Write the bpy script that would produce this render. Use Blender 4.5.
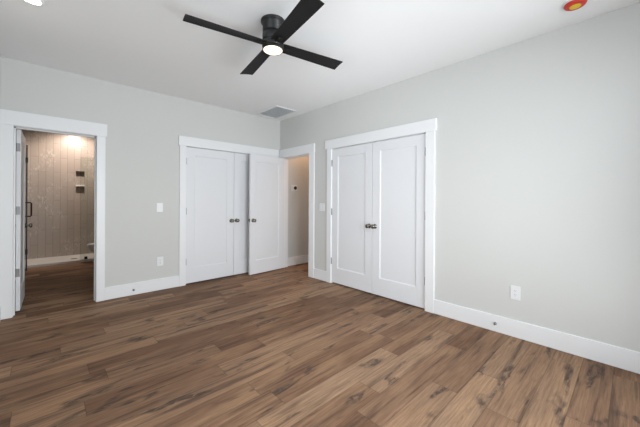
import bpy, bmesh, math, random
from mathutils import Matrix, Vector

for _o in list(bpy.data.objects):
    bpy.data.objects.remove(_o)
S = bpy.context.scene
COL = S.collection
R = math.radians

# ---------------------------------------------------------------- camera
YAW, ROLL = 0.75346, 0.00563
cam_d = bpy.data.cameras.new('camera')
cam = bpy.data.objects.new('camera', cam_d)
COL.objects.link(cam)
cam_d.sensor_width = 36.0
cam_d.lens = 292.87 * 36.0 / 640.0
cam_d.shift_y = -13.19 / 640.0
cam_d.clip_start = 0.02
_F = Vector((math.sin(YAW), math.cos(YAW), 0))
_R0 = Vector((math.cos(YAW), -math.sin(YAW), 0))
_U0 = Vector((0, 0, 1))
_Rv = _R0 * math.cos(ROLL) + _U0 * math.sin(ROLL)
_Uv = _U0 * math.cos(ROLL) - _R0 * math.sin(ROLL)
_m = Matrix((_Rv, _Uv, -_F)).transposed().to_4x4()
_m.translation = Vector((-3.1983, -4.507, 1.262))
cam.matrix_world = _m
S.camera = cam

# ---------------------------------------------------------------- light and exposure
S.view_settings.view_transform = 'Standard'
S.view_settings.look = 'None'
S.view_settings.gamma = 1.0
S.view_settings.use_curve_mapping = False
S.view_settings.exposure = 0.27

WORLD = bpy.data.worlds.new('sky')
S.world = WORLD
WORLD.use_nodes = True
WORLD.node_tree.nodes['Background'].inputs[0].default_value = (0.75, 0.85, 1.0, 1)
WORLD.node_tree.nodes['Background'].inputs[1].default_value = 0.6


def area(name, loc, rot, sx, sy, power, color):
    d = bpy.data.lights.new(name, 'AREA')
    d.shape = 'RECTANGLE'
    d.size, d.size_y, d.energy, d.color = sx, sy, power, color
    o = bpy.data.objects.new(name, d)
    o.location = loc
    o.rotation_euler = rot
    COL.objects.link(o)
    return o


def point(name, loc, power, color, radius=0.05, spot=None):
    d = bpy.data.lights.new(name, 'SPOT' if spot else 'POINT')
    d.energy, d.color, d.shadow_soft_size = power, color, radius
    if spot:
        d.spot_size, d.spot_blend = R(spot), 0.6
    o = bpy.data.objects.new(name, d)
    o.location = loc
    COL.objects.link(o)
    return o


# window openings: W1 in the left wall (y range), W2 in the wall behind the camera (x range)
W1 = (-4.45, -2.85, 0.40, 2.12)
W2 = (-2.90, -0.40, 0.10, 2.38)
P1, P2 = 36, 126
DAY = (0.94, 0.972, 1.0)
area('daylight_side', (-3.80, (W1[0] + W1[1]) / 2, (W1[2] + W1[3]) / 2), (0, R(-90), 0), W1[3] - W1[2], W1[1] - W1[0], P1, DAY)
area('daylight_front', ((W2[0] + W2[1]) / 2, -5.36, (W2[2] + W2[3]) / 2), (R(90), 0, 0), W2[1] - W2[0], W2[3] - W2[2], P2, DAY)

# ---------------------------------------------------------------- materials


def mat(name, color, rough=0.5, metal=0.0, spec=0.5, bump=0.0, bscale=200.0, vary=0.0, vscale=3.0):
    m = bpy.data.materials.new(name)
    m.use_nodes = True
    nt = m.node_tree
    b = nt.nodes['Principled BSDF']
    b.inputs['Base Color'].default_value = (*color, 1)
    b.inputs['Roughness'].default_value = rough
    b.inputs['Metallic'].default_value = metal
    b.inputs['Specular IOR Level'].default_value = spec
    tc = nt.nodes.new('ShaderNodeTexCoord')
    if vary:
        n = nt.nodes.new('ShaderNodeTexNoise')
        n.inputs['Scale'].default_value = vscale
        n.inputs['Detail'].default_value = 4
        nt.links.new(tc.outputs['Object'], n.inputs['Vector'])
        mx = nt.nodes.new('ShaderNodeMixRGB')
        mx.inputs[1].default_value = (*[c * (1 - vary) for c in color], 1)
        mx.inputs[2].default_value = (*[min(1, c * (1 + vary)) for c in color], 1)
        nt.links.new(n.outputs['Fac'], mx.inputs[0])
        nt.links.new(mx.outputs[0], b.inputs['Base Color'])
    if bump:
        n = nt.nodes.new('ShaderNodeTexNoise')
        n.inputs['Scale'].default_value = bscale
        nt.links.new(tc.outputs['Object'], n.inputs['Vector'])
        bp = nt.nodes.new('ShaderNodeBump')
        bp.inputs['Strength'].default_value = bump
        bp.inputs['Distance'].default_value = 0.002
        nt.links.new(n.outputs['Fac'], bp.inputs['Height'])
        nt.links.new(bp.outputs['Normal'], b.inputs['Normal'])
    return m


def emit(name, color, strength):
    m = bpy.data.materials.new(name)
    m.use_nodes = True
    b = m.node_tree.nodes['Principled BSDF']
    b.inputs['Base Color'].default_value = (*color, 1)
    b.inputs['Emission Color'].default_value = (*color, 1)
    b.inputs['Emission Strength'].default_value = strength
    return m


def glass(name, tint, gloss=0.08):
    m = bpy.data.materials.new(name)
    m.use_nodes = True
    nt = m.node_tree
    nt.nodes.remove(nt.nodes['Principled BSDF'])
    t = nt.nodes.new('ShaderNodeBsdfTransparent')
    t.inputs[0].default_value = (*tint, 1)
    g = nt.nodes.new('ShaderNodeBsdfGlossy')
    g.inputs['Roughness'].default_value = 0.02
    f = nt.nodes.new('ShaderNodeFresnel')
    f.inputs['IOR'].default_value = 1.3 + gloss
    x = nt.nodes.new('ShaderNodeMixShader')
    nt.links.new(f.outputs[0], x.inputs[0])
    nt.links.new(t.outputs[0], x.inputs[1])
    nt.links.new(g.outputs[0], x.inputs[2])
    nt.links.new(x.outputs[0], nt.nodes['Material Output'].inputs[0])
    return m


def floor_material():
    m = bpy.data.materials.new('vinyl_plank')
    m.use_nodes = True
    nt = m.node_tree
    N, L = nt.nodes, nt.links
    b = N['Principled BSDF']

    def math_(op, a, c=None, d=None):
        n = N.new('ShaderNodeMath')
        n.operation = op
        for i, v in enumerate((a, c, d)):
            if v is None:
                continue
            if isinstance(v, (int, float)):
                n.inputs[i].default_value = v
            else:
                L.new(v, n.inputs[i])
        return n.outputs[0]

    def comb(x, y, z):
        n = N.new('ShaderNodeCombineXYZ')
        for i, v in enumerate((x, y, z)):
            if isinstance(v, (int, float)):
                n.inputs[i].default_value = v
            else:
                L.new(v, n.inputs[i])
        return n.outputs[0]

    def white(v):
        n = N.new('ShaderNodeTexWhiteNoise')
        n.noise_dimensions = '3D'
        L.new(v, n.inputs['Vector'])
        return n.outputs['Value']

    def noise(v, scale, detail=4, rough=0.55, dist=0.0):
        n = N.new('ShaderNodeTexNoise')
        n.inputs['Scale'].default_value = scale
        n.inputs['Detail'].default_value = detail
        n.inputs['Roughness'].default_value = rough
        n.inputs['Distortion'].default_value = dist
        L.new(v, n.inputs['Vector'])
        return n.outputs['Fac']

    def ramp(f, stops):
        n = N.new('ShaderNodeValToRGB')
        e = n.color_ramp.elements
        while len(e) < len(stops):
            e.new(0.5)
        for el, (p, c) in zip(e, stops):
            el.position = p
            el.color = (*c, 1) if len(c) == 3 else c
        L.new(f, n.inputs[0])
        return n.outputs[0]

    def mix(f, a, c, mode='MIX'):
        n = N.new('ShaderNodeMixRGB')
        n.blend_type = mode
        for i, v in enumerate((f, a, c)):
            if isinstance(v, (int, float)):
                n.inputs[i].default_value = v
            elif isinstance(v, tuple):
                n.inputs[i].default_value = (*v, 1)
            else:
                L.new(v, n.inputs[i])
        return n.outputs[0]

    tc = N.new('ShaderNodeTexCoord')
    sp = N.new('ShaderNodeSeparateXYZ')
    L.new(tc.outputs['Object'], sp.inputs[0])
    X, Y = sp.outputs[0], sp.outputs[1]
    PW, PL = 0.1725, 1.22
    yr = math_('DIVIDE', math_('ADD', Y, 3.555 + 0.1725 * 60), PW)
    row = math_('FLOOR', yr)
    fy = math_('FRACT', yr)
    off = white(comb(row, 3.7, 1.3))
    xr = math_('ADD', math_('DIVIDE', math_('ADD', X, 40.0), PL), off)
    colu = math_('FLOOR', xr)
    fx = math_('FRACT', xr)
    rnd = white(comb(row, colu, 17.9))
    rnd2 = white(comb(row, colu, 9.4))
    # grain space: stretched along the plank, shifted per plank
    sx = math_('MULTIPLY_ADD', rnd, 37.0, X)
    sy = math_('MULTIPLY_ADD', rnd2, 23.0, Y)
    v_fine = comb(math_('MULTIPLY', sx, 3.5), math_('MULTIPLY', sy, 70.0), 0.0)
    v_mid = comb(math_('MULTIPLY', sx, 0.8), math_('MULTIPLY', sy, 14.0), 2.0)
    v_knot = comb(math_('MULTIPLY', sx, 2.4), math_('MULTIPLY', sy, 8.5), 7.0)
    v_soft = comb(math_('MULTIPLY', sx, 1.1), math_('MULTIPLY', sy, 4.0), 4.0)
    base = ramp(rnd, [(0.0, (0.160, 0.087, 0.053)), (0.35, (0.195, 0.111, 0.069)), (0.7, (0.248, 0.149, 0.094)), (1.0, (0.32, 0.205, 0.132))])
    soft = noise(v_soft, 1.0, 3, 0.5, 0.4)
    base = mix(ramp(soft, [(0.45, (0, 0, 0)), (0.62, (0.5, 0.5, 0.5))]), base, (0.39, 0.242, 0.145))
    mid = noise(v_mid, 1.0, 5, 0.62, 0.5)
    base = mix(ramp(mid, [(0.52, (0, 0, 0)), (0.66, (0.75, 0.75, 0.75))]), base, (0.088, 0.055, 0.041))
    fine = noise(v_fine, 1.0, 6, 0.72, 0.2)
    base = mix(0.8, base, ramp(fine, [(0.3, (0.55, 0.53, 0.51)), (0.7, (1.4, 1.4, 1.4))]), 'MULTIPLY')
    blob = noise(v_knot, 1.0, 2, 0.5, 0.8)
    speck = noise(comb(math_('MULTIPLY', sx, 14.0), math_('MULTIPLY', sy, 42.0), 5.0), 1.0, 4, 0.65, 0.6)
    bf = ramp(blob, [(0.59, (0, 0, 0)), (0.68, (0.9, 0.9, 0.9))])
    kf = math_('MULTIPLY', bf, ramp(speck, [(0.36, (0.15, 0.15, 0.15)), (0.56, (0.95, 0.95, 0.95))]))
    base = mix(kf, base, (0.052, 0.041, 0.036))
    ey = math_('MINIMUM', fy, math_('SUBTRACT', 1.0, fy))
    ex = math_('MULTIPLY', math_('MINIMUM', fx, math_('SUBTRACT', 1.0, fx)), PL / PW)
    edge = math_('MINIMUM', ex, ey)
    seam = ramp(edge, [(0.006, (1, 1, 1)), (0.022, (0, 0, 0))])
    base = mix(math_('MULTIPLY', seam, 0.42), base, (0.05, 0.034, 0.025))
    L.new(base, b.inputs['Base Color'])
    L.new(math_('MULTIPLY_ADD', fine, 0.14, 0.50), b.inputs['Roughness'])
    b.inputs['Specular IOR Level'].default_value = 0.10
    bp = N.new('ShaderNodeBump')
    bp.inputs['Strength'].default_value = 0.35
    bp.inputs['Distance'].default_value = 0.001
    L.new(math_('SUBTRACT', fine, math_('MULTIPLY', seam, 1.2)), bp.inputs['Height'])
    L.new(bp.outputs['Normal'], b.inputs['Normal'])
    return m


def tile_material():
    m = bpy.data.materials.new('stacked_tile')
    m.use_nodes = True
    nt = m.node_tree
    N, L = nt.nodes, nt.links
    b = N['Principled BSDF']
    tc = N.new('ShaderNodeTexCoord')
    sp = N.new('ShaderNodeSeparateXYZ')
    L.new(tc.outputs['Object'], sp.inputs[0])
    cb = N.new('ShaderNodeCombineXYZ')
    L.new(sp.outputs[2], cb.inputs[0])
    L.new(sp.outputs[0], cb.inputs[1])
    br = N.new('ShaderNodeTexBrick')
    br.offset = 0.5
    br.inputs['Scale'].default_value = 1.0
    br.inputs['Brick Width'].default_value = 0.61
    br.inputs['Row Height'].default_value = 0.114
    br.inputs['Mortar Size'].default_value = 0.0035
    br.inputs['Mortar Smooth'].default_value = 0.3
    br.inputs['Color1'].default_value = (0.42, 0.362, 0.315, 1)
    br.inputs['Color2'].default_value = (0.46, 0.395, 0.345, 1)
    br.inputs['Mortar'].default_value = (0.30, 0.245, 0.205, 1)
    L.new(cb.outputs[0], br.inputs['Vector'])
    # pearly flecks scattered over the tile faces
    vo = N.new('ShaderNodeTexVoronoi')
    vo.inputs['Scale'].default_value = 1.0
    mp = N.new('ShaderNodeMapping')
    mp.inputs['Scale'].default_value = (58, 58, 22)
    L.new(tc.outputs['Object'], mp.inputs['Vector'])
    L.new(mp.outputs[0], vo.inputs['Vector'])
    no = N.new('ShaderNodeTexNoise')
    no.inputs['Scale'].default_value = 2.6
    no.inputs['Detail'].default_value = 2
    L.new(tc.outputs['Object'], no.inputs['Vector'])
    r1 = N.new('ShaderNodeValToRGB')
    r1.color_ramp.elements[0].position, r1.color_ramp.elements[1].position = 0.47, 0.60
    L.new(no.outputs['Fac'], r1.inputs[0])
    sc = N.new('ShaderNodeSeparateColor')
    L.new(vo.outputs['Color'], sc.inputs[0])
    r2 = N.new('ShaderNodeValToRGB')
    r2.color_ramp.elements[0].position, r2.color_ramp.elements[1].position = 0.66, 0.9
    L.new(sc.outputs[0], r2.inputs[0])
    mu = N.new('ShaderNodeMath')
    mu.operation = 'MULTIPLY'
    L.new(r1.outputs[0], mu.inputs[0])
    L.new(r2.outputs[0], mu.inputs[1])
    mx = N.new('ShaderNodeMixRGB')
    mx.inputs[2].default_value = (0.54, 0.49, 0.44, 1)
    L.new(mu.outputs[0], mx.inputs[0])
    L.new(br.outputs['Color'], mx.inputs[1])
    L.new(mx.outputs[0], b.inputs['Base Color'])
    b.inputs['Roughness'].default_value = 0.32
    bp = N.new('ShaderNodeBump')
    bp.invert = True
    bp.inputs['Strength'].default_value = 0.4
    bp.inputs['Distance'].default_value = 0.002
    L.new(br.outputs['Fac'], bp.inputs['Height'])
    L.new(bp.outputs['Normal'], b.inputs['Normal'])
    return m


M = {
    'wall': mat('wall_paint', (0.66, 0.665, 0.65), 0.75, spec=0.25, bump=0.08, bscale=260),
    'ceil': mat('ceiling_paint', (0.93, 0.935, 0.94), 0.85, spec=0.15, bump=0.06, bscale=180),
    'trim': mat('trim_paint', (0.86, 0.87, 0.885), 0.38, spec=0.4),
    'door': mat('door_paint', (0.80, 0.81, 0.835), 0.40, spec=0.4),
    'bathwall': mat('bath_paint', (0.58, 0.55, 0.51), 0.7, spec=0.25),
    'nickel': mat('satin_nickel', (0.27, 0.25, 0.22), 0.25, metal=1.0),
    'steel': mat('hinge_steel', (0.30, 0.30, 0.30), 0.42, metal=0.8),
    'black': mat('black_metal', (0.012, 0.012, 0.013), 0.42, vary=0.1),
    'blade': mat('blade_black', (0.014, 0.013, 0.013), 0.62, spec=0.2, vary=0.25, vscale=8),
    'plastic': mat('white_plastic', (0.82, 0.83, 0.84), 0.3),
    'slot': mat('dark_slot', (0.03, 0.03, 0.03), 0.6),
    'rubber': mat('grey_rubber', (0.16, 0.16, 0.16), 0.7),
    'porcelain': mat('porcelain', (0.78, 0.77, 0.75), 0.12),
    'curb': mat('curb_stone', (0.86, 0.84, 0.81), 0.3, vary=0.04),
    'filter': mat('vent_filter', (0.50, 0.53, 0.55), 0.8),
    'red': mat('red_plastic', (0.62, 0.035, 0.02), 0.4),
    'yellow': mat('yellow_plastic', (0.80, 0.56, 0.02), 0.4),
    'lens': emit('fan_lens', (1.0, 0.80, 0.56), 1.6),
    'lens_white': emit('downlight_lens', (1.0, 0.95, 0.88), 8.0),
    'glass': glass('shower_glass', (0.93, 0.955, 0.94), 0.12),
    'pane': glass('window_pane', (0.97, 0.98, 0.98), 0.1),
    'floor': floor_material(),
    'tile': tile_material(),
}

# ---------------------------------------------------------------- mesh helpers


class MB:
    """collects shapes, then links them as ONE mesh object"""

    def __init__(self):
        self.bm = bmesh.new()

    def box(self, x0, x1, y0, y1, z0, z1, bevel=0.0, seg=2):
        t = bmesh.new()
        bmesh.ops.create_cube(t, size=1.0)
        for v in t.verts:
            v.co = Vector(((x0 + x1) / 2 + v.co.x * (x1 - x0), (y0 + y1) / 2 + v.co.y * (y1 - y0), (z0 + z1) / 2 + v.co.z * (z1 - z0)))
        if bevel:
            bmesh.ops.bevel(t, geom=t.edges[:], offset=bevel, segments=seg, affect='EDGES', profile=0.5)
        self.merge(t)
        return self

    def merge(self, t, mtx=None):
        if mtx is not None:
            bmesh.ops.transform(t, matrix=mtx, verts=t.verts[:])
        me = bpy.data.meshes.new('tmp')
        t.to_mesh(me)
        t.free()
        self.bm.from_mesh(me)
        bpy.data.meshes.remove(me)

    def lathe(self, prof, axis='Z', at=(0, 0, 0), seg=32, smooth=True):
        """prof: list of (radius, height)"""
        t = bmesh.new()
        rings = []
        for r, h in prof:
            if r < 1e-5:
                rings.append([t.verts.new((0, 0, h))])
            else:
                rings.append([t.verts.new((r * math.cos(2 * math.pi * i / seg), r * math.sin(2 * math.pi * i / seg), h)) for i in range(seg)])
        for a, b in zip(rings, rings[1:]):
            for i in range(seg):
                j = (i + 1) % seg
                if len(a) == 1 and len(b) > 1:
                    t.faces.new((a[0], b[j], b[i]))
                elif len(b) == 1 and len(a) > 1:
                    t.faces.new((a[i], a[j], b[0]))
                elif len(a) > 1:
                    t.faces.new((a[i], a[j], b[j], b[i]))
        for f in t.faces:
            f.smooth = smooth
        bmesh.ops.recalc_face_normals(t, faces=t.faces[:])
        m = Matrix.Identity(4)
        if axis == '-Y':
            m = Matrix.Rotation(R(90), 4, 'X')
        elif axis == 'Y':
            m = Matrix.Rotation(R(-90), 4, 'X')
        elif axis == 'X':
            m = Matrix.Rotation(R(90), 4, 'Y')
        elif axis == '-X':
            m = Matrix.Rotation(R(-90), 4, 'Y')
        elif axis == '-Z':
            m = Matrix.Rotation(R(180), 4, 'X')
        self.merge(t, Matrix.Translation(Vector(at)) @ m)
        return self

    def tube(self, pts, r, seg=12):
        pts = [Vector(p) for p in pts]
        t = bmesh.new()
        rings = []
        up = Vector((0.13, 0.21, 0.97)).normalized()
        for i, p in enumerate(pts):
            d = (pts[min(i + 1, len(pts) - 1)] - pts[max(i - 1, 0)]).normalized()
            a = d.cross(up).normalized()
            b = d.cross(a)
            rings.append([t.verts.new(p + a * r * math.cos(2 * math.pi * k / seg) + b * r * math.sin(2 * math.pi * k / seg)) for k in range(seg)])
        for a, b in zip(rings, rings[1:]):
            for k in range(seg):
                f = t.faces.new((a[k], a[(k + 1) % seg], b[(k + 1) % seg], b[k]))
                f.smooth = True
        t.faces.new(rings[0])
        t.faces.new(rings[-1])
        bmesh.ops.recalc_face_normals(t, faces=t.faces[:])
        self.merge(t)
        return self

    def build(self, name, material, parent=None, smooth=False):
        me = bpy.data.meshes.new(name)
        self.bm.to_mesh(me)
        self.bm.free()
        me.materials.append(material)
        o = bpy.data.objects.new(name, me)
        COL.objects.link(o)
        if parent is not None:
            o.parent = parent
        return o


def B(*a, **k):
    return MB().box(*a, **k)


def tag(o, label, cat, group=None):
    o['label'] = label
    o['category'] = cat
    if group:
        o['group'] = group
    return o


def empty(name, loc, rz=0.0):
    o = bpy.data.objects.new(name, None)
    o.empty_display_size = 0.1
    o.location = loc
    o.rotation_euler = (0, 0, rz)
    COL.objects.link(o)
    return o


def struct(o, label=None, cat=None):
    o['kind'] = 'structure'
    if label:
        tag(o, label, cat)
    return o


def copy_tree(o, parent=None):
    c = o.copy()
    COL.objects.link(c)
    c.parent = parent
    for ch in list(o.children):
        copy_tree(ch, c)
    return c


# ---------------------------------------------------------------- the shell
H = 2.74
CX = -3.545          # face of the left wall
DY = -5.1            # face of the wall behind the camera
T = 0.13             # wall thickness
J = 0.018            # jamb board thickness
BATH = (-3.445, -2.742, 2.035)      # openings between jamb faces: from, to, head height
CLA = (-1.682, -0.160, 2.047)
ENT = (-0.842, -0.056, 2.037)
CLB = (-2.878, -1.364, 2.047)

struct(B(-3.70, 1.62, -5.25, 4.05, -0.10, 0.0).build('floor', M['floor']), 'brown wood look plank floor with dark grain streaks', 'floor')
struct(B(-3.70, 1.62, -5.25, 4.05, H, H + 0.12).build('ceiling', M['ceil']), 'smooth white ceiling', 'ceiling')


def wall_x(name, x0, x1, y0, y1, holes, m, top=H):
    """wall along x with openings (from, to, sill, head)"""
    b = MB()
    x = x0
    for a, c, s, h in sorted(holes):
        if a > x:
            b.box(x, a, y0, y1, 0, top)
        if s > 0:
            b.box(a, c, y0, y1, 0, s)
        if h < top:
            b.box(a, c, y0, y1, h, top)
        x = c
    if x < x1:
        b.box(x, x1, y0, y1, 0, top)
    return struct(b.build(name, m))


def wall_y(name, y0, y1, x0, x1, holes, m, top=H):
    b = MB()
    y = y0
    for a, c, s, h in sorted(holes):
        if a > y:
            b.box(x0, x1, y, a, 0, top)
        if s > 0:
            b.box(x0, x1, a, c, 0, s)
        if h < top:
            b.box(x0, x1, a, c, h, top)
        y = c
    if y < y1:
        b.box(x0, x1, y, y1, 0, top)
    return struct(b.build(name, m))


def grow(o):
    return (o[0] - J, o[1] + J, 0, o[2] + J)


wall_x('wall_back', CX, T, 0, T, [grow(BATH), grow(CLA)], M['wall'])
wall_y('wall_right', DY, 0, 0, T, [grow(ENT), grow(CLB)], M['wall'])
wall_y('wall_left', -5.25, 4.05, CX - 0.15, CX, [W1], M['wall'])
wall_x('wall_front', CX, 0.13, DY - 0.15, DY, [W2], M['wall'])
# closet, bathroom and hall shells behind the openings
wall_y('wall_bathroom_right', T, 3.90, -1.86, -1.76, [], M['bathwall'])
wall_x('wall_closet_back', -1.76, 0.0, 0.78, 0.88, [], M['wall'])
wall_y('wall_closet_side', T, 0.88, 0.0, T, [], M['wall'])
wall_x('wall_hall_back', T, 1.50, 0, T, [], M['wall'])
wall_y('wall_hall_side', -1.26, T, 1.50, 1.62, [], M['wall'])
wall_x('wall_hall_front', T, 1.50, -1.26, -1.16, [], M['wall'])
wall_y('wall_closet_rear', -3.10, -1.26, 0.78, 0.88, [], M['wall'])
wall_x('wall_closet_end', T, 0.78, -3.10, -3.00, [], M['wall'])

# tiled shower wall with its recessed niche
NX0, NX1, NZ0, NZ1, TY = -2.708, -2.556, 1.362, 1.880, 3.90
b = MB()
b.box(CX, NX0, TY, TY + 0.15, 0, H).box(NX1, -1.76, TY, TY + 0.15, 0, H)
b.box(NX0, NX1, TY, TY + 0.15, 0, NZ0).box(NX0, NX1, TY, TY + 0.15, NZ1, H)
b.box(NX0, NX1, TY + 0.10, TY + 0.15, NZ0, NZ1)
tw = struct(b.build('wall_bathroom_back', M['tile']), 'beige stacked tile shower wall with pearly flecks', 'wall')
B(NX0, NX1, TY + 0.002, TY + 0.10, 1.545, 1.575).build('niche_shelf', M['curb'], tw)


# ---- trim: jamb boards, side casings and the wider head board of each opening
def casing(name, op, wl, wr, hl, hr, on='A', depth=T):
    """op=(from,to,head); wl/wr casing widths low/high side; hl/hr ends of the head board"""
    a, c, h = op
    b = MB()

    def bx(u0, u1, v0, v1, z0, z1, bev=0.0015):
        if on == 'A':
            b.box(u0, u1, v0, v1, z0, z1, bevel=bev, seg=1)
        else:
            b.box(v0, v1, u0, u1, z0, z1, bevel=bev, seg=1)
    r = 0.004
    f = -0.019
    bx(a - J, a, 0.0, depth, 0, h)
    bx(c, c + J, 0.0, depth, 0, h)
    bx(a - J, c + J, 0.0, depth, h, h + J)
    bx(a - r - wl, a - r, f, 0.0005, 0, h + r)
    bx(c + r, c + r + wr, f, 0.0005, 0, h + r)
    bx(hl, hr, f - 0.007, 0.0005, h + r, 2.188)
    # rebate stop inside the jamb
    bx(a, a + 0.011, 0.046, 0.082, 0, h)
    bx(c - 0.011, c, 0.046, 0.082, 0, h)
    bx(a, c, 0.046, 0.082, h - 0.011, h)
    return struct(b.build(name, M['trim']))


def bath_casing():
    # the bathroom door hangs on the far side, so its stop lies towards the bedroom
    a, c, h = BATH
    b = MB()
    r, f = 0.004, -0.019
    for x0, x1 in ((a - J, a), (c, c + J)):
        b.box(x0, x1, 0, T, 0, h, bevel=0.0015, seg=1)
    b.box(a - J, c + J, 0, T, h, h + J)
    b.box(CX + 0.0005, a - r, f, 0.0005, 0, h + r, bevel=0.0015, seg=1)
    b.box(c + r, c + r + 0.084, f, 0.0005, 0, h + r, bevel=0.0015, seg=1)
    b.box(CX + 0.0005, -2.638, f - 0.007, 0.0005, h + r, 2.192, bevel=0.0015, seg=1)
    b.box(a, a + 0.011, 0.055, 0.09, 0, h)
    b.box(c - 0.011, c, 0.055, 0.09, 0, h)
    b.box(a, c, 0.055, 0.09, h - 0.011, h)
    # casing on the bathroom side
    b.box(a - 0.08, a - r, T - 0.0005, T + 0.018, 0, h + r)
    b.box(c + r, c + 0.09, T - 0.0005, T + 0.018, 0, h + r)
    b.box(a - 0.08, c + 0.09, T - 0.0005, T + 0.02, h + r, h + 0.13)
    return struct(b.build('trim_1', M['trim']), 'flat white casing around the bathroom doorway', 'door trim')


bath_casing()
struct(casing('trim_2', CLA, 0.090, 0.092, -1.793, -0.048), 'flat white casing around the closet doors on the back wall', 'door trim')
struct(casing('trim_3', ENT, 0.122, 0.051, -0.974, -0.001, on='B', depth=T + 0.022), 'flat white casing around the hall doorway', 'door trim')
struct(casing('trim_4', CLB, 0.106, 0.092, -3.006, -1.232, on='B'), 'flat white casing around the closet doors on the right wall', 'door trim')


def baseboard(name, runs):
    b = MB()
    for x0, x1, y0, y1 in runs:
        b.box(x0, x1, y0, y1, 0, 0.158, bevel=0.004, seg=2)
    return struct(b.build(name, M['trim']))


bt = 0.015
baseboard('baseboard_back', [(BATH[1] + 0.088, CLA[0] - 0.094, -bt, 0.0005), (CLA[1] + 0.096, -0.0005, -bt, 0.0005)])
baseboard('baseboard_right', [(-bt, 0.0005, CLB[1] + 0.096, ENT[0] - 0.126), (-bt, 0.0005, DY, CLB[0] - 0.110)])
baseboard('baseboard_left', [(CX - 0.0005, CX + bt, DY, -0.0195)])
baseboard('baseboard_front', [(CX + bt, -bt, DY - 0.0005, DY + bt)])
baseboard('baseboard_hall', [(T + 0.0225, 1.50, -bt, 0.0005)])
baseboard('baseboard_bathroom', [(CX - 0.0005, CX + bt, T + 0.02, 2.95)])


# ---- windows that let the daylight in (left wall, and the wall behind the camera)
def window(name, label, on, u0, u1, z0, z1):
    root = struct(empty(name, (0, 0, 0)), label, 'window')
    fr, sl, pn, cs = MB(), MB(), MB(), MB()

    def bx(b, a0, a1, d0, d1, e0, e1):
        # d = 0 at the wall face, growing outwards
        if on == 'left':
            b.box(CX - d1, CX - d0, a0, a1, e0, e1)
        else:
            b.box(a0, a1, DY - d1, DY - d0, e0, e1)
    w = 0.045
    for a0, a1, e0, e1 in ((u0, u0 + w, z0, z1), (u1 - w, u1, z0, z1), (u0 + w, u1 - w, z0, z0 + w), (u0 + w, u1 - w, z1 - w, z1)):
        bx(fr, a0, a1, 0.06, 0.14, e0, e1)
    zm, um = (z0 + z1) / 2, (u0 + u1) / 2
    bx(sl, u0 + w, u1 - w, 0.08, 0.11, zm - 0.02, zm + 0.02)
    bx(sl, um - 0.02, um + 0.02, 0.078, 0.112, z0 + w, z1 - w)
    bx(pn, u0 + w, u1 - w, 0.093, 0.097, z0 + w, z1 - w)
    bx(cs, u0 - 0.1, u0, -0.019, 0.0, z0 - 0.02, z1)
    bx(cs, u1, u1 + 0.1, -0.019, 0.0, z0 - 0.02, z1)
    bx(cs, u0 - 0.12, u1 + 0.12, -0.026, 0.0, z1, z1 + 0.14)
    bx(cs, u0 - 0.13, u1 + 0.13, -0.05, 0.0, z0 - 0.045, z0 - 0.02)
    fr.build('window_frame', M['plastic'], root)
    sl.build('window_sash', M['plastic'], root)
    pn.build('window_pane', M['pane'], root)
    cs.build('window_casing', M['trim'], root)


window('window_1', 'white framed window in the left wall', 'left', *W1)
window('window_2', 'white framed window in the wall facing the bathroom doorway', 'front', *W2)


# ---------------------------------------------------------------- doors
def knob_mesh(b, at, axis):
    b.lathe([(0, 0), (0.031, 0), (0.032, 0.004), (0.029, 0.009), (0.013, 0.012), (0.0115, 0.034), (0.0145, 0.038),
             (0.024, 0.043), (0.0285, 0.051), (0.028, 0.059), (0.022, 0.066), (0.010, 0.069), (0, 0.0695)], axis=axis, at=at, seg=28)


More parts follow.
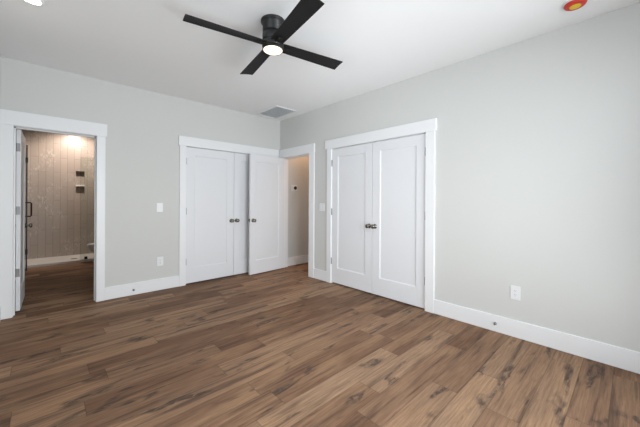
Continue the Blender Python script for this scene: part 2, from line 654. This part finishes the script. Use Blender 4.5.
def make_door(name, label, loc, rz, w, h, s=1, hinge_zs=(0.34, 1.09, 1.83), both=False, hinges='front', knob_z=0.92, backset=0.046, catch=False):
    """hinge line at the origin, leaf towards +x*s, front face at -y"""
    root = struct(empty(name, loc, rz), label, 'door')
    t = 0.035
    z0 = 0.018
    st, tr, brl = 0.118, 0.118, 0.222

    def X(a, c):
        return (min(a * s, c * s), max(a * s, c * s))
    leaf = MB()
    for a, c, e0, e1 in ((0.003, st, z0, h), (w - st, w - 0.0015, z0, h), (st, w - st, z0, z0 + brl), (st, w - st, h - tr, h)):
        leaf.box(*X(a, c), 0, t, e0, e1)
    bmesh.ops.remove_doubles(leaf.bm, verts=leaf.bm.verts[:], dist=1e-5)
    leaf.build('door_frame', M['door'], root)
    # recessed centre panel with a sloped moulding round it, on both faces
    a, c, e0, e1 = st, w - st, z0 + brl, h - tr
    pn = bmesh.new()
    for side in (0, 1):
        y_out, y_in = (0.0, 0.010) if side == 0 else (t, t - 0.010)
        k = 0.013

        def ring(d, y):
            x0, x1 = X(a + d, c - d)
            return [pn.verts.new(p) for p in ((x0, y, e0 + d), (x1, y, e0 + d), (x1, y, e1 - d), (x0, y, e1 - d))]
        mid = (y_out + 0.004) if side == 0 else (y_out - 0.004)
        r0, r1, r2 = ring(0, mid), ring(k * 0.3, mid), ring(k, y_in)
        for p, q in ((r0, r1), (r1, r2)):
            for i in range(4):
                pn.faces.new((p[i], p[(i + 1) % 4], q[(i + 1) % 4], q[i]))
        pn.faces.new(r2)
    bmesh.ops.recalc_face_normals(pn, faces=pn.faces[:])
    pm = MB()
    pm.merge(pn)
    pm.build('door_panel', M['door'], root)
    kn = MB()
    knob_mesh(kn, ((w - backset) * s, -0.0002, knob_z), '-Y')
    kn.build('knob', M['nickel'], root)
    if both:
        kn = MB()
        knob_mesh(kn, ((w - backset) * s, t + 0.0002, knob_z), 'Y')
        kn.build('knob', M['nickel'], root)
        B(*X(w - 0.0016, w + 0.0006), t / 2 - 0.0125, t / 2 + 0.0125, knob_z - 0.028, knob_z + 0.028).build('latch_plate', M['nickel'], root)
    for hz in hinge_zs:
        hb = MB()
        if hinges == 'front':
            hb.lathe([(0, -0.048), (0.008, -0.048), (0.008, -0.017), (0.007, -0.016), (0.008, -0.015), (0.008, 0.048), (0, 0.048)], at=(-0.001 * s, -0.006, hz), seg=14)
            hb.box(*X(-0.0005, 0.0028), -0.004, t * 0.8, hz - 0.045, hz + 0.045)
        else:
            hb.lathe([(0, -0.048), (0.008, -0.048), (0.008, -0.017), (0.007, -0.016), (0.008, -0.015), (0.008, 0.048), (0, 0.048)], at=(-0.002 * s, t + 0.006, hz), seg=14)
            hb.box(*X(0.0005, 0.0028), 0.004, t, hz - 0.045, hz + 0.045)
        hb.build('hinge', M['steel'], root)
    if catch:
        cb = MB()
        cb.box(*X(w - 0.05, w - 0.02), 0.006, 0.026, h, h + 0.004)
        cb.build('ball_catch', M['steel'], root)
    return root


gap = 0.003
# closet on the back wall: two leaves, front faces level with the wall
wA = (CLA[1] - CLA[0]) / 2 - 0.001
make_door('door_1', 'white single panel closet door hinged beside the light switch on the back wall', (CLA[0], 0.002, 0), 0, wA, 2.041, 1)
make_door('door_2', 'white closet door partly hidden behind the open hall door', (CLA[1], 0.002, 0), 0, wA, 2.041, -1)
# hall door, swung open in front of the closet
hd = make_door('door_3', 'white single panel hall door standing open in front of the closet', (0.004, ENT[1] - 0.034, 0), R(184.5), 0.735, 2.030, 1, both=True, backset=0.058)
# closet on the right wall: local x runs along -y (rz -90), front faces the room
wB = (CLB[1] - CLB[0]) / 2 - 0.001
make_door('door_4', 'white single panel closet door next to the double switch on the right wall', (0.002, CLB[1], 0), R(-90), wB, 2.041, 1, catch=True)
make_door('door_5', 'white single panel closet door next to the bare stretch of right wall', (0.002, CLB[0], 0), R(-90), wB, 2.041, -1, catch=True)
# bathroom door, swung into the bathroom against the left wall
make_door('door_6', 'white bathroom door swung open into the bathroom', (-3.398, T + 0.012, 0), R(88.9), 0.672, 2.028, 1, both=True, hinges='back', hinge_zs=(0.44, 1.13, 1.83))

# ---------------------------------------------------------------- ceiling fan
FX, FY = -1.830, -2.469
fan = tag(empty('ceiling_fan', (FX, FY, H)), 'black four blade ceiling fan with lit round lens', 'ceiling fan')
MB().lathe([(0, 0.0), (0.098, 0.0), (0.100, -0.004), (0.100, -0.016), (0.095, -0.022), (0.085, -0.027), (0.085, -0.098), (0.082, -0.101), (0, -0.101)], seg=48).build('canopy', M['black'], fan)
MB().lathe([(0, -0.101), (0.080, -0.101), (0.080, -0.106), (0.086, -0.109), (0.086, -0.178), (0, -0.178)], seg=48).build('motor_housing', M['black'], fan)
MB().lathe([(0, -0.219), (0.078, -0.219), (0.078, -0.220), (0.085, -0.221), (0.086, -0.236), (0.085, -0.240), (0.078, -0.241), (0.077, -0.238), (0, -0.238)], seg=48).build('light_ring', M['black'], fan)
MB().lathe([(0, -0.2385), (0.0765, -0.2385), (0.076, -0.242), (0.060, -0.247), (0.030, -0.250), (0, -0.251)], seg=48).build('light_lens', M['lens'], fan)
MB().lathe([(0, -0.178), (0.086, -0.178), (0.088, -0.181), (0.088, -0.216), (0.086, -0.219), (0, -0.219)], seg=48).build('rotor_hub', M['black'], fan)


def blade_mesh():
    t = bmesh.new()
    L0, L1, n = 0.075, 0.673, 14
    top, bot = [], []
    th = 0.0055
    for i in range(n + 1):
        u = i / n
        x = L0 + (L1 - L0) * u
        hw = 0.052 + 0.014 * min(1, u * 1.1)
        row_t, row_b = [], []
        for k in range(7):
            v = -1 + 2 * k / 6
            y = v * hw
            xx = x
            z = 0.004 * (1 - v * v)
            row_t.append(t.verts.new((xx, y, z + th / 2)))
            row_b.append(t.verts.new((xx, y, z - th / 2)))
        top.append(row_t)
        bot.append(row_b)
    for i in range(n):
        for k in range(6):
            t.faces.new((top[i][k], top[i + 1][k], top[i + 1][k + 1], top[i][k + 1]))
            t.faces.new((bot[i][k], bot[i][k + 1], bot[i + 1][k + 1], bot[i + 1][k]))
        for k in (0, 6):
            q = (top[i][k], bot[i][k], bot[i + 1][k], top[i + 1][k])
            t.faces.new(q if k == 0 else q[::-1])
    for i in (0, n):
        for k in range(6):
            t.faces.new((top[i][k], top[i][k + 1], bot[i][k + 1], bot[i][k]))
    bmesh.ops.recalc_face_normals(t, faces=t.faces[:])
    bmesh.ops.rotate(t, cent=(0, 0, 0), matrix=Matrix.Rotation(R(-10.3), 3, 'X'), verts=t.verts[:])
    b = MB()
    b.merge(t)
    return b


bl = blade_mesh().build('blade', M['blade'], fan)
bl.location = (0, 0, -0.1975)
bl.rotation_euler = (0, 0, R(-10.5))
ib = MB()
ib.box(0.07, 0.155, -0.02, 0.02, -0.013, -0.007, bevel=0.002)
ir = ib.build('blade_iron', M['blade'], bl)
for k in range(1, 4):
    c = copy_tree(bl, fan)
    c.rotation_euler = (0, 0, R(-10.5 + 90 * k))
point('fan_lamp', (FX, FY, H - 0.262), 9, (1.0, 0.80, 0.58), 0.06, spot=165)

# ---------------------------------------------------------------- ceiling fittings
vent = tag(empty('ceiling_vent', (-0.375, -0.412, H)), 'square white return air vent on the ceiling near the corner', 'vent')
vb = MB()
hx, hy, fw = 0.205, 0.300, 0.028
for x0, x1, y0, y1 in ((-hx, hx, -hy, -hy + fw), (-hx, hx, hy - fw, hy), (-hx, -hx + fw, -hy + fw, hy - fw), (hx - fw, hx, -hy + fw, hy - fw)):
    vb.box(x0, x1, y0, y1, -0.014, -0.0005, bevel=0.003)
vb.build('vent_frame', M['plastic'], vent)
B(-hx + fw, hx - fw, -hy + fw, hy - fw, -0.003, -0.0006).build('vent_filter', M['filter'], vent)
sb = MB()
for i in range(26):
    y = -hy + fw + 0.008 + i * (2 * (hy - fw) - 0.016) / 25
    t = bmesh.new()
    bmesh.ops.create_cube(t, size=1.0)
    mm = Matrix.Translation((0, y, -0.0075)) @ Matrix.Rotation(R(35), 4, 'X') @ Matrix.Diagonal((2 * (hx - fw), 0.011, 0.0012, 1))
    sb.merge(t, mm)
sb.build('vent_louvre', M['plastic'], vent)

dl = tag(empty('recessed_light', (-3.276, -1.452, H)), 'small round lit downlight in the ceiling towards the bathroom doorway', 'light')
MB().lathe([(0.050, -0.0005), (0.075, -0.0005), (0.075, -0.005), (0.070, -0.009), (0.054, -0.007), (0.050, -0.003)], seg=40).build('trim_ring', M['plastic'], dl)
MB().lathe([(0, -0.0008), (0.052, -0.0008), (0.052, -0.004), (0, -0.005)], seg=40).build('light_lens', M['lens_white'], dl)
point('downlight_lamp', (-3.276, -1.452, H - 0.03), 8, (1.0, 0.90, 0.78), 0.05, spot=140)

sd = tag(empty('smoke_detector', (-0.336, -4.212, H)), 'round smoke detector under a red and yellow dust cover on the ceiling', 'smoke detector')
MB().lathe([(0, -0.0005), (0.072, -0.0005), (0.072, -0.010), (0, -0.010)], seg=48).build('mounting_base', M['plastic'], sd)
MB().lathe([(0.034, -0.0275), (0.036, -0.031), (0.052, -0.030), (0.062, -0.024), (0.068, -0.011), (0.068, -0.0095), (0.034, -0.0095)], seg=48).build('dust_cover', M['red'], sd)
MB().lathe([(0, -0.034), (0.025, -0.034), (0.034, -0.031), (0.035, -0.026), (0.034, -0.020), (0, -0.020)], seg=40).build('cover_centre', M['yellow'], sd)


# ---------------------------------------------------------------- plates on the walls
def plate(name, label, cat, loc, rz, w, h, kind, gangs=1):
    """local: wall at y = 0, face towards -y"""
    root = tag(empty(name, loc, rz), label, cat)
    B(-w / 2, w / 2, -0.006, -0.0002, -h / 2, h / 2, bevel=0.0025).build('cover_plate', M['plastic'], root)
    if kind == 'switch':
        for g in range(gangs):
            x = (g - (gangs - 1) / 2) * 0.046
            rb = B(x - 0.0165, x + 0.0165, -0.0085, -0.0055, -0.033, 0.033, bevel=0.0012)
            ro = rb.build('rocker', M['plastic'], root)
            for z in (-0.048, 0.048):
                MB().lathe([(0, 0), (0.003, 0), (0.003, 0.001), (0, 0.001)], axis='-Y', at=(x, -0.0058, z), seg=10).build('screw', M['plastic'], root)
    else:
        for z in (-0.0195, 0.0195):
            rc = MB()
            rc.box(-0.0165, 0.0165, -0.0080, -0.0055, z - 0.0145, z + 0.0145, bevel=0.002)
            ro = rc.build('receptacle', M['plastic'], root)
            sl = MB()
            sl.box(-0.0075, -0.0055, -0.0084, -0.0078, z - 0.002, z + 0.007)
            sl.box(0.0055, 0.0075, -0.0084, -0.0078, z - 0.002, z + 0.006)
            sl.lathe([(0, 0), (0.0025, 0), (0.0025, 0.0005), (0, 0.0005)], axis='-Y', at=(0, -0.0079, z - 0.008), seg=10)
            sl.build('slots', M['slot'], ro)
        MB().lathe([(0, 0), (0.003, 0), (0.003, 0.001), (0, 0.001)], axis='-Y', at=(0, -0.0058, 0), seg=10).build('screw', M['plastic'], root)
    return root


plate('light_switch', 'single white light switch on the back wall between doorway and closet', 'light switch', (-2.034, 0, 1.150), 0, 0.078, 0.122, 'switch')
plate('wall_outlet', 'white wall outlet below the single light switch', 'outlet', (-2.026, 0, 0.398), 0, 0.080, 0.125, 'outlet')
plate('light_switch', 'double white light switch between hall doorway and right wall closet', 'light switch', (0, -1.150, 1.152), R(-90), 0.122, 0.122, 'switch', 2)
plate('wall_outlet', 'white wall outlet alone on the bare right wall', 'outlet', (0, -3.766, 0.411), R(-90), 0.080, 0.128, 'outlet')

th = tag(empty('thermostat', (0.333, 0, 1.499)), 'white thermostat with round black dial on the hall wall', 'thermostat')
B(-0.075, 0.075, -0.012, -0.0002, -0.057, 0.057, bevel=0.003).build('back_plate', M['plastic'], th)
MB().lathe([(0, 0), (0.033, 0), (0.034, 0.003), (0.034, 0.012), (0.031, 0.015), (0, 0.0155)], axis='-Y', at=(0.022, -0.0118, 0.0), seg=36).build('dial', M['black'], th)


def door_stop(label, loc, rz):
    root = tag(empty('door_stop', loc, rz), label, 'door stop')
    MB().lathe([(0, 0), (0.013, 0), (0.013, 0.003), (0.007, 0.005), (0.006, 0.016), (0, 0.016)], axis='-Y', at=(0, 0, 0), seg=20).build('stem', M['steel'], root)
    MB().lathe([(0, 0.016), (0.0095, 0.016), (0.0105, 0.019), (0.0095, 0.026), (0, 0.027)], axis='-Y', at=(0, 0, 0), seg=20).build('rubber_tip', M['rubber'], root)


door_stop('small door stop on the baseboard below the back wall outlet', (-2.345, -bt, 0.068), 0)
door_stop('small door stop on the baseboard below the right wall outlet', (-bt, -3.605, 0.080), R(-90))

# ---------------------------------------------------------------- bathroom
cu = tag(B(CX + 0.001, -1.861, 2.99, 3.09, 0.0, 0.050, bevel=0.006).build('shower_curb', M['curb']), 'low white curb along the front of the shower', 'shower curb')
pan = tag(empty('shower_pan', (-2.70, 3.09, 0)), 'white shower floor pan between the curb and the tiled wall', 'shower pan')
B(CX + 0.002 + 2.70, -1.862 + 2.70, 0.0015, TY - 3.0915, 0.0, 0.030).build('pan_tray', M['curb'], pan)
MB().lathe([(0, 0.0302), (0.055, 0.0302), (0.055, 0.033), (0.05, 0.0345), (0, 0.034)], at=(-0.06, 0.27, 0), seg=32).build('drain', M['steel'], pan)

# glass shower door, swung out so that its edge faces the bedroom
gx = CX + 0.100
gd = tag(empty('shower_door', (gx, 3.02, 0), R(1.9)), 'clear glass shower door standing open with black hinges and handle', 'shower door')
B(-0.005, 0.005, -0.66, 0.0, 0.065, 2.15).build('glass_pane', M['glass'], gd)
B(-0.009, 0.009, -0.672, -0.658, 0.065, 2.15).build('edge_seal', M['black'], gd)
for z in (0.30, 1.96):
    hb = B(-0.016, 0.016, -0.075, 0.006, z - 0.045, z + 0.045, bevel=0.003)
    hb.box(-0.094, 0.0, -0.006, 0.004, z - 0.045, z + 0.045, bevel=0.002)
    hb.build('hinge', M['black'], gd)
hb = MB()
hz0, hz1 = 0.965, 1.195
for s_ in (1, -1):
    hb.tube([(s_ * 0.004, -0.60, hz0), (s_ * 0.045, -0.60, hz0), (s_ * 0.056, -0.60, hz0 + 0.012), (s_ * 0.056, -0.60, hz1 - 0.012), (s_ * 0.045, -0.60, hz1), (s_ * 0.004, -0.60, hz1)], 0.011)
hb.build('handle', M['black'], gd)

gp = tag(empty('shower_screen', (-2.69, 3.04, 0.050)), 'fixed clear glass shower screen held on the curb by a black clip', 'shower screen')
B(0.0, 0.828, -0.005, 0.005, 0.004, 2.05).build('glass_pane', M['glass'], gp)
B(0.070, 0.120, -0.014, 0.014, 0.0005, 0.050, bevel=0.002).build('clip', M['black'], gp)
B(0.55, 0.60, -0.014, 0.014, 0.0005, 0.050, bevel=0.002).build('clip', M['black'], gp)


# toilet, facing the left wall, its back to the bathroom's right wall
def egg(t, cx, hx_, hy_, z, n=36, sq=0.0):
    out = []
    for i in range(n):
        a = 2 * math.pi * i / n
        c, s = math.cos(a), math.sin(a)
        r = 1.0 - 0.10 * max(0.0, -c) * s * s
        out.append(t.verts.new((cx + hx_ * c, hy_ * s * r * (1.0 if c < 0 else 1.0 + 0.0 * sq), z)))
    return out


def egg_loft(secs, cap0=True, cap1=True):
    t = bmesh.new()
    rings = [egg(t, *s) for s in secs]
    n = len(rings[0])
    for a, b_ in zip(rings, rings[1:]):
        for i in range(n):
            f = t.faces.new((a[i], a[(i + 1) % n], b_[(i + 1) % n], b_[i]))
            f.smooth = True
    if cap0:
        t.faces.new(rings[0])
    if cap1:
        t.faces.new(rings[-1])
    bmesh.ops.recalc_face_normals(t, faces=t.faces[:])
    b = MB()
    b.merge(t)
    return b


tx, ty = -2.635, 2.33
wc = tag(empty('toilet', (tx, ty, 0)), 'white toilet whose rounded front shows past the doorway casing', 'toilet')
egg_loft([(0.44, 0.20, 0.105, 0.0), (0.44, 0.19, 0.10, 0.03), (0.43, 0.18, 0.095, 0.12), (0.40, 0.20, 0.11, 0.20), (0.33, 0.265, 0.15, 0.29), (0.27, 0.255, 0.178, 0.36), (0.26, 0.255, 0.185, 0.395)]).build('bowl', M['porcelain'], wc)
egg_loft([(0.26, 0.262, 0.190, 0.396), (0.26, 0.266, 0.193, 0.402), (0.26, 0.264, 0.191, 0.412)]).build('seat', M['plastic'], wc)
egg_loft([(0.26, 0.262, 0.189, 0.413), (0.26, 0.264, 0.191, 0.421), (0.26, 0.255, 0.185, 0.432), (0.26, 0.20, 0.14, 0.437)]).build('lid', M['plastic'], wc)
B(0.55, 0.745, -0.20, 0.20, 0.38, 0.74, bevel=0.02, seg=3).build('tank', M['porcelain'], wc)
B(0.535, 0.755, -0.21, 0.21, 0.741, 0.775, bevel=0.01, seg=3).build('tank_lid', M['porcelain'], wc)
lv = MB()
lv.lathe([(0, 0), (0.014, 0), (0.014, 0.012), (0, 0.014)], axis='-X', at=(0.550, -0.14, 0.66), seg=16)
lv.box(0.530, 0.538, -0.15, -0.07, 0.652, 0.668, bevel=0.002)
lv.build('flush_lever', M['steel'], wc)


def downlight(label, x, y, power, color, spot=150, tilt=0):
    r_ = tag(empty('recessed_light', (x, y, H)), label, 'light')
    MB().lathe([(0.050, -0.0005), (0.075, -0.0005), (0.075, -0.005), (0.070, -0.009), (0.054, -0.007), (0.050, -0.003)], seg=32).build('trim_ring', M['plastic'], r_)
    MB().lathe([(0, -0.0008), (0.052, -0.0008), (0.052, -0.004), (0, -0.005)], seg=32).build('light_lens', M['lens_white'], r_)
    point('downlight_lamp', (x, y, H - 0.03), power, color, 0.05, spot=spot).rotation_euler = (R(tilt), 0, 0)


downlight('round downlight in the shower ceiling close to the tiled wall', -2.72, 3.18, 66, (1.0, 0.86, 0.76), 130, 30)
downlight('unseen round downlight added in the middle of the bathroom ceiling', -2.65, 1.5, 2.5, (1.0, 0.84, 0.68))  # added lamp out of view, lifts the bathroom and curb front a little
downlight('round downlight in the hall ceiling near the thermostat', 0.62, -0.15, 28, (1.0, 0.58, 0.33))
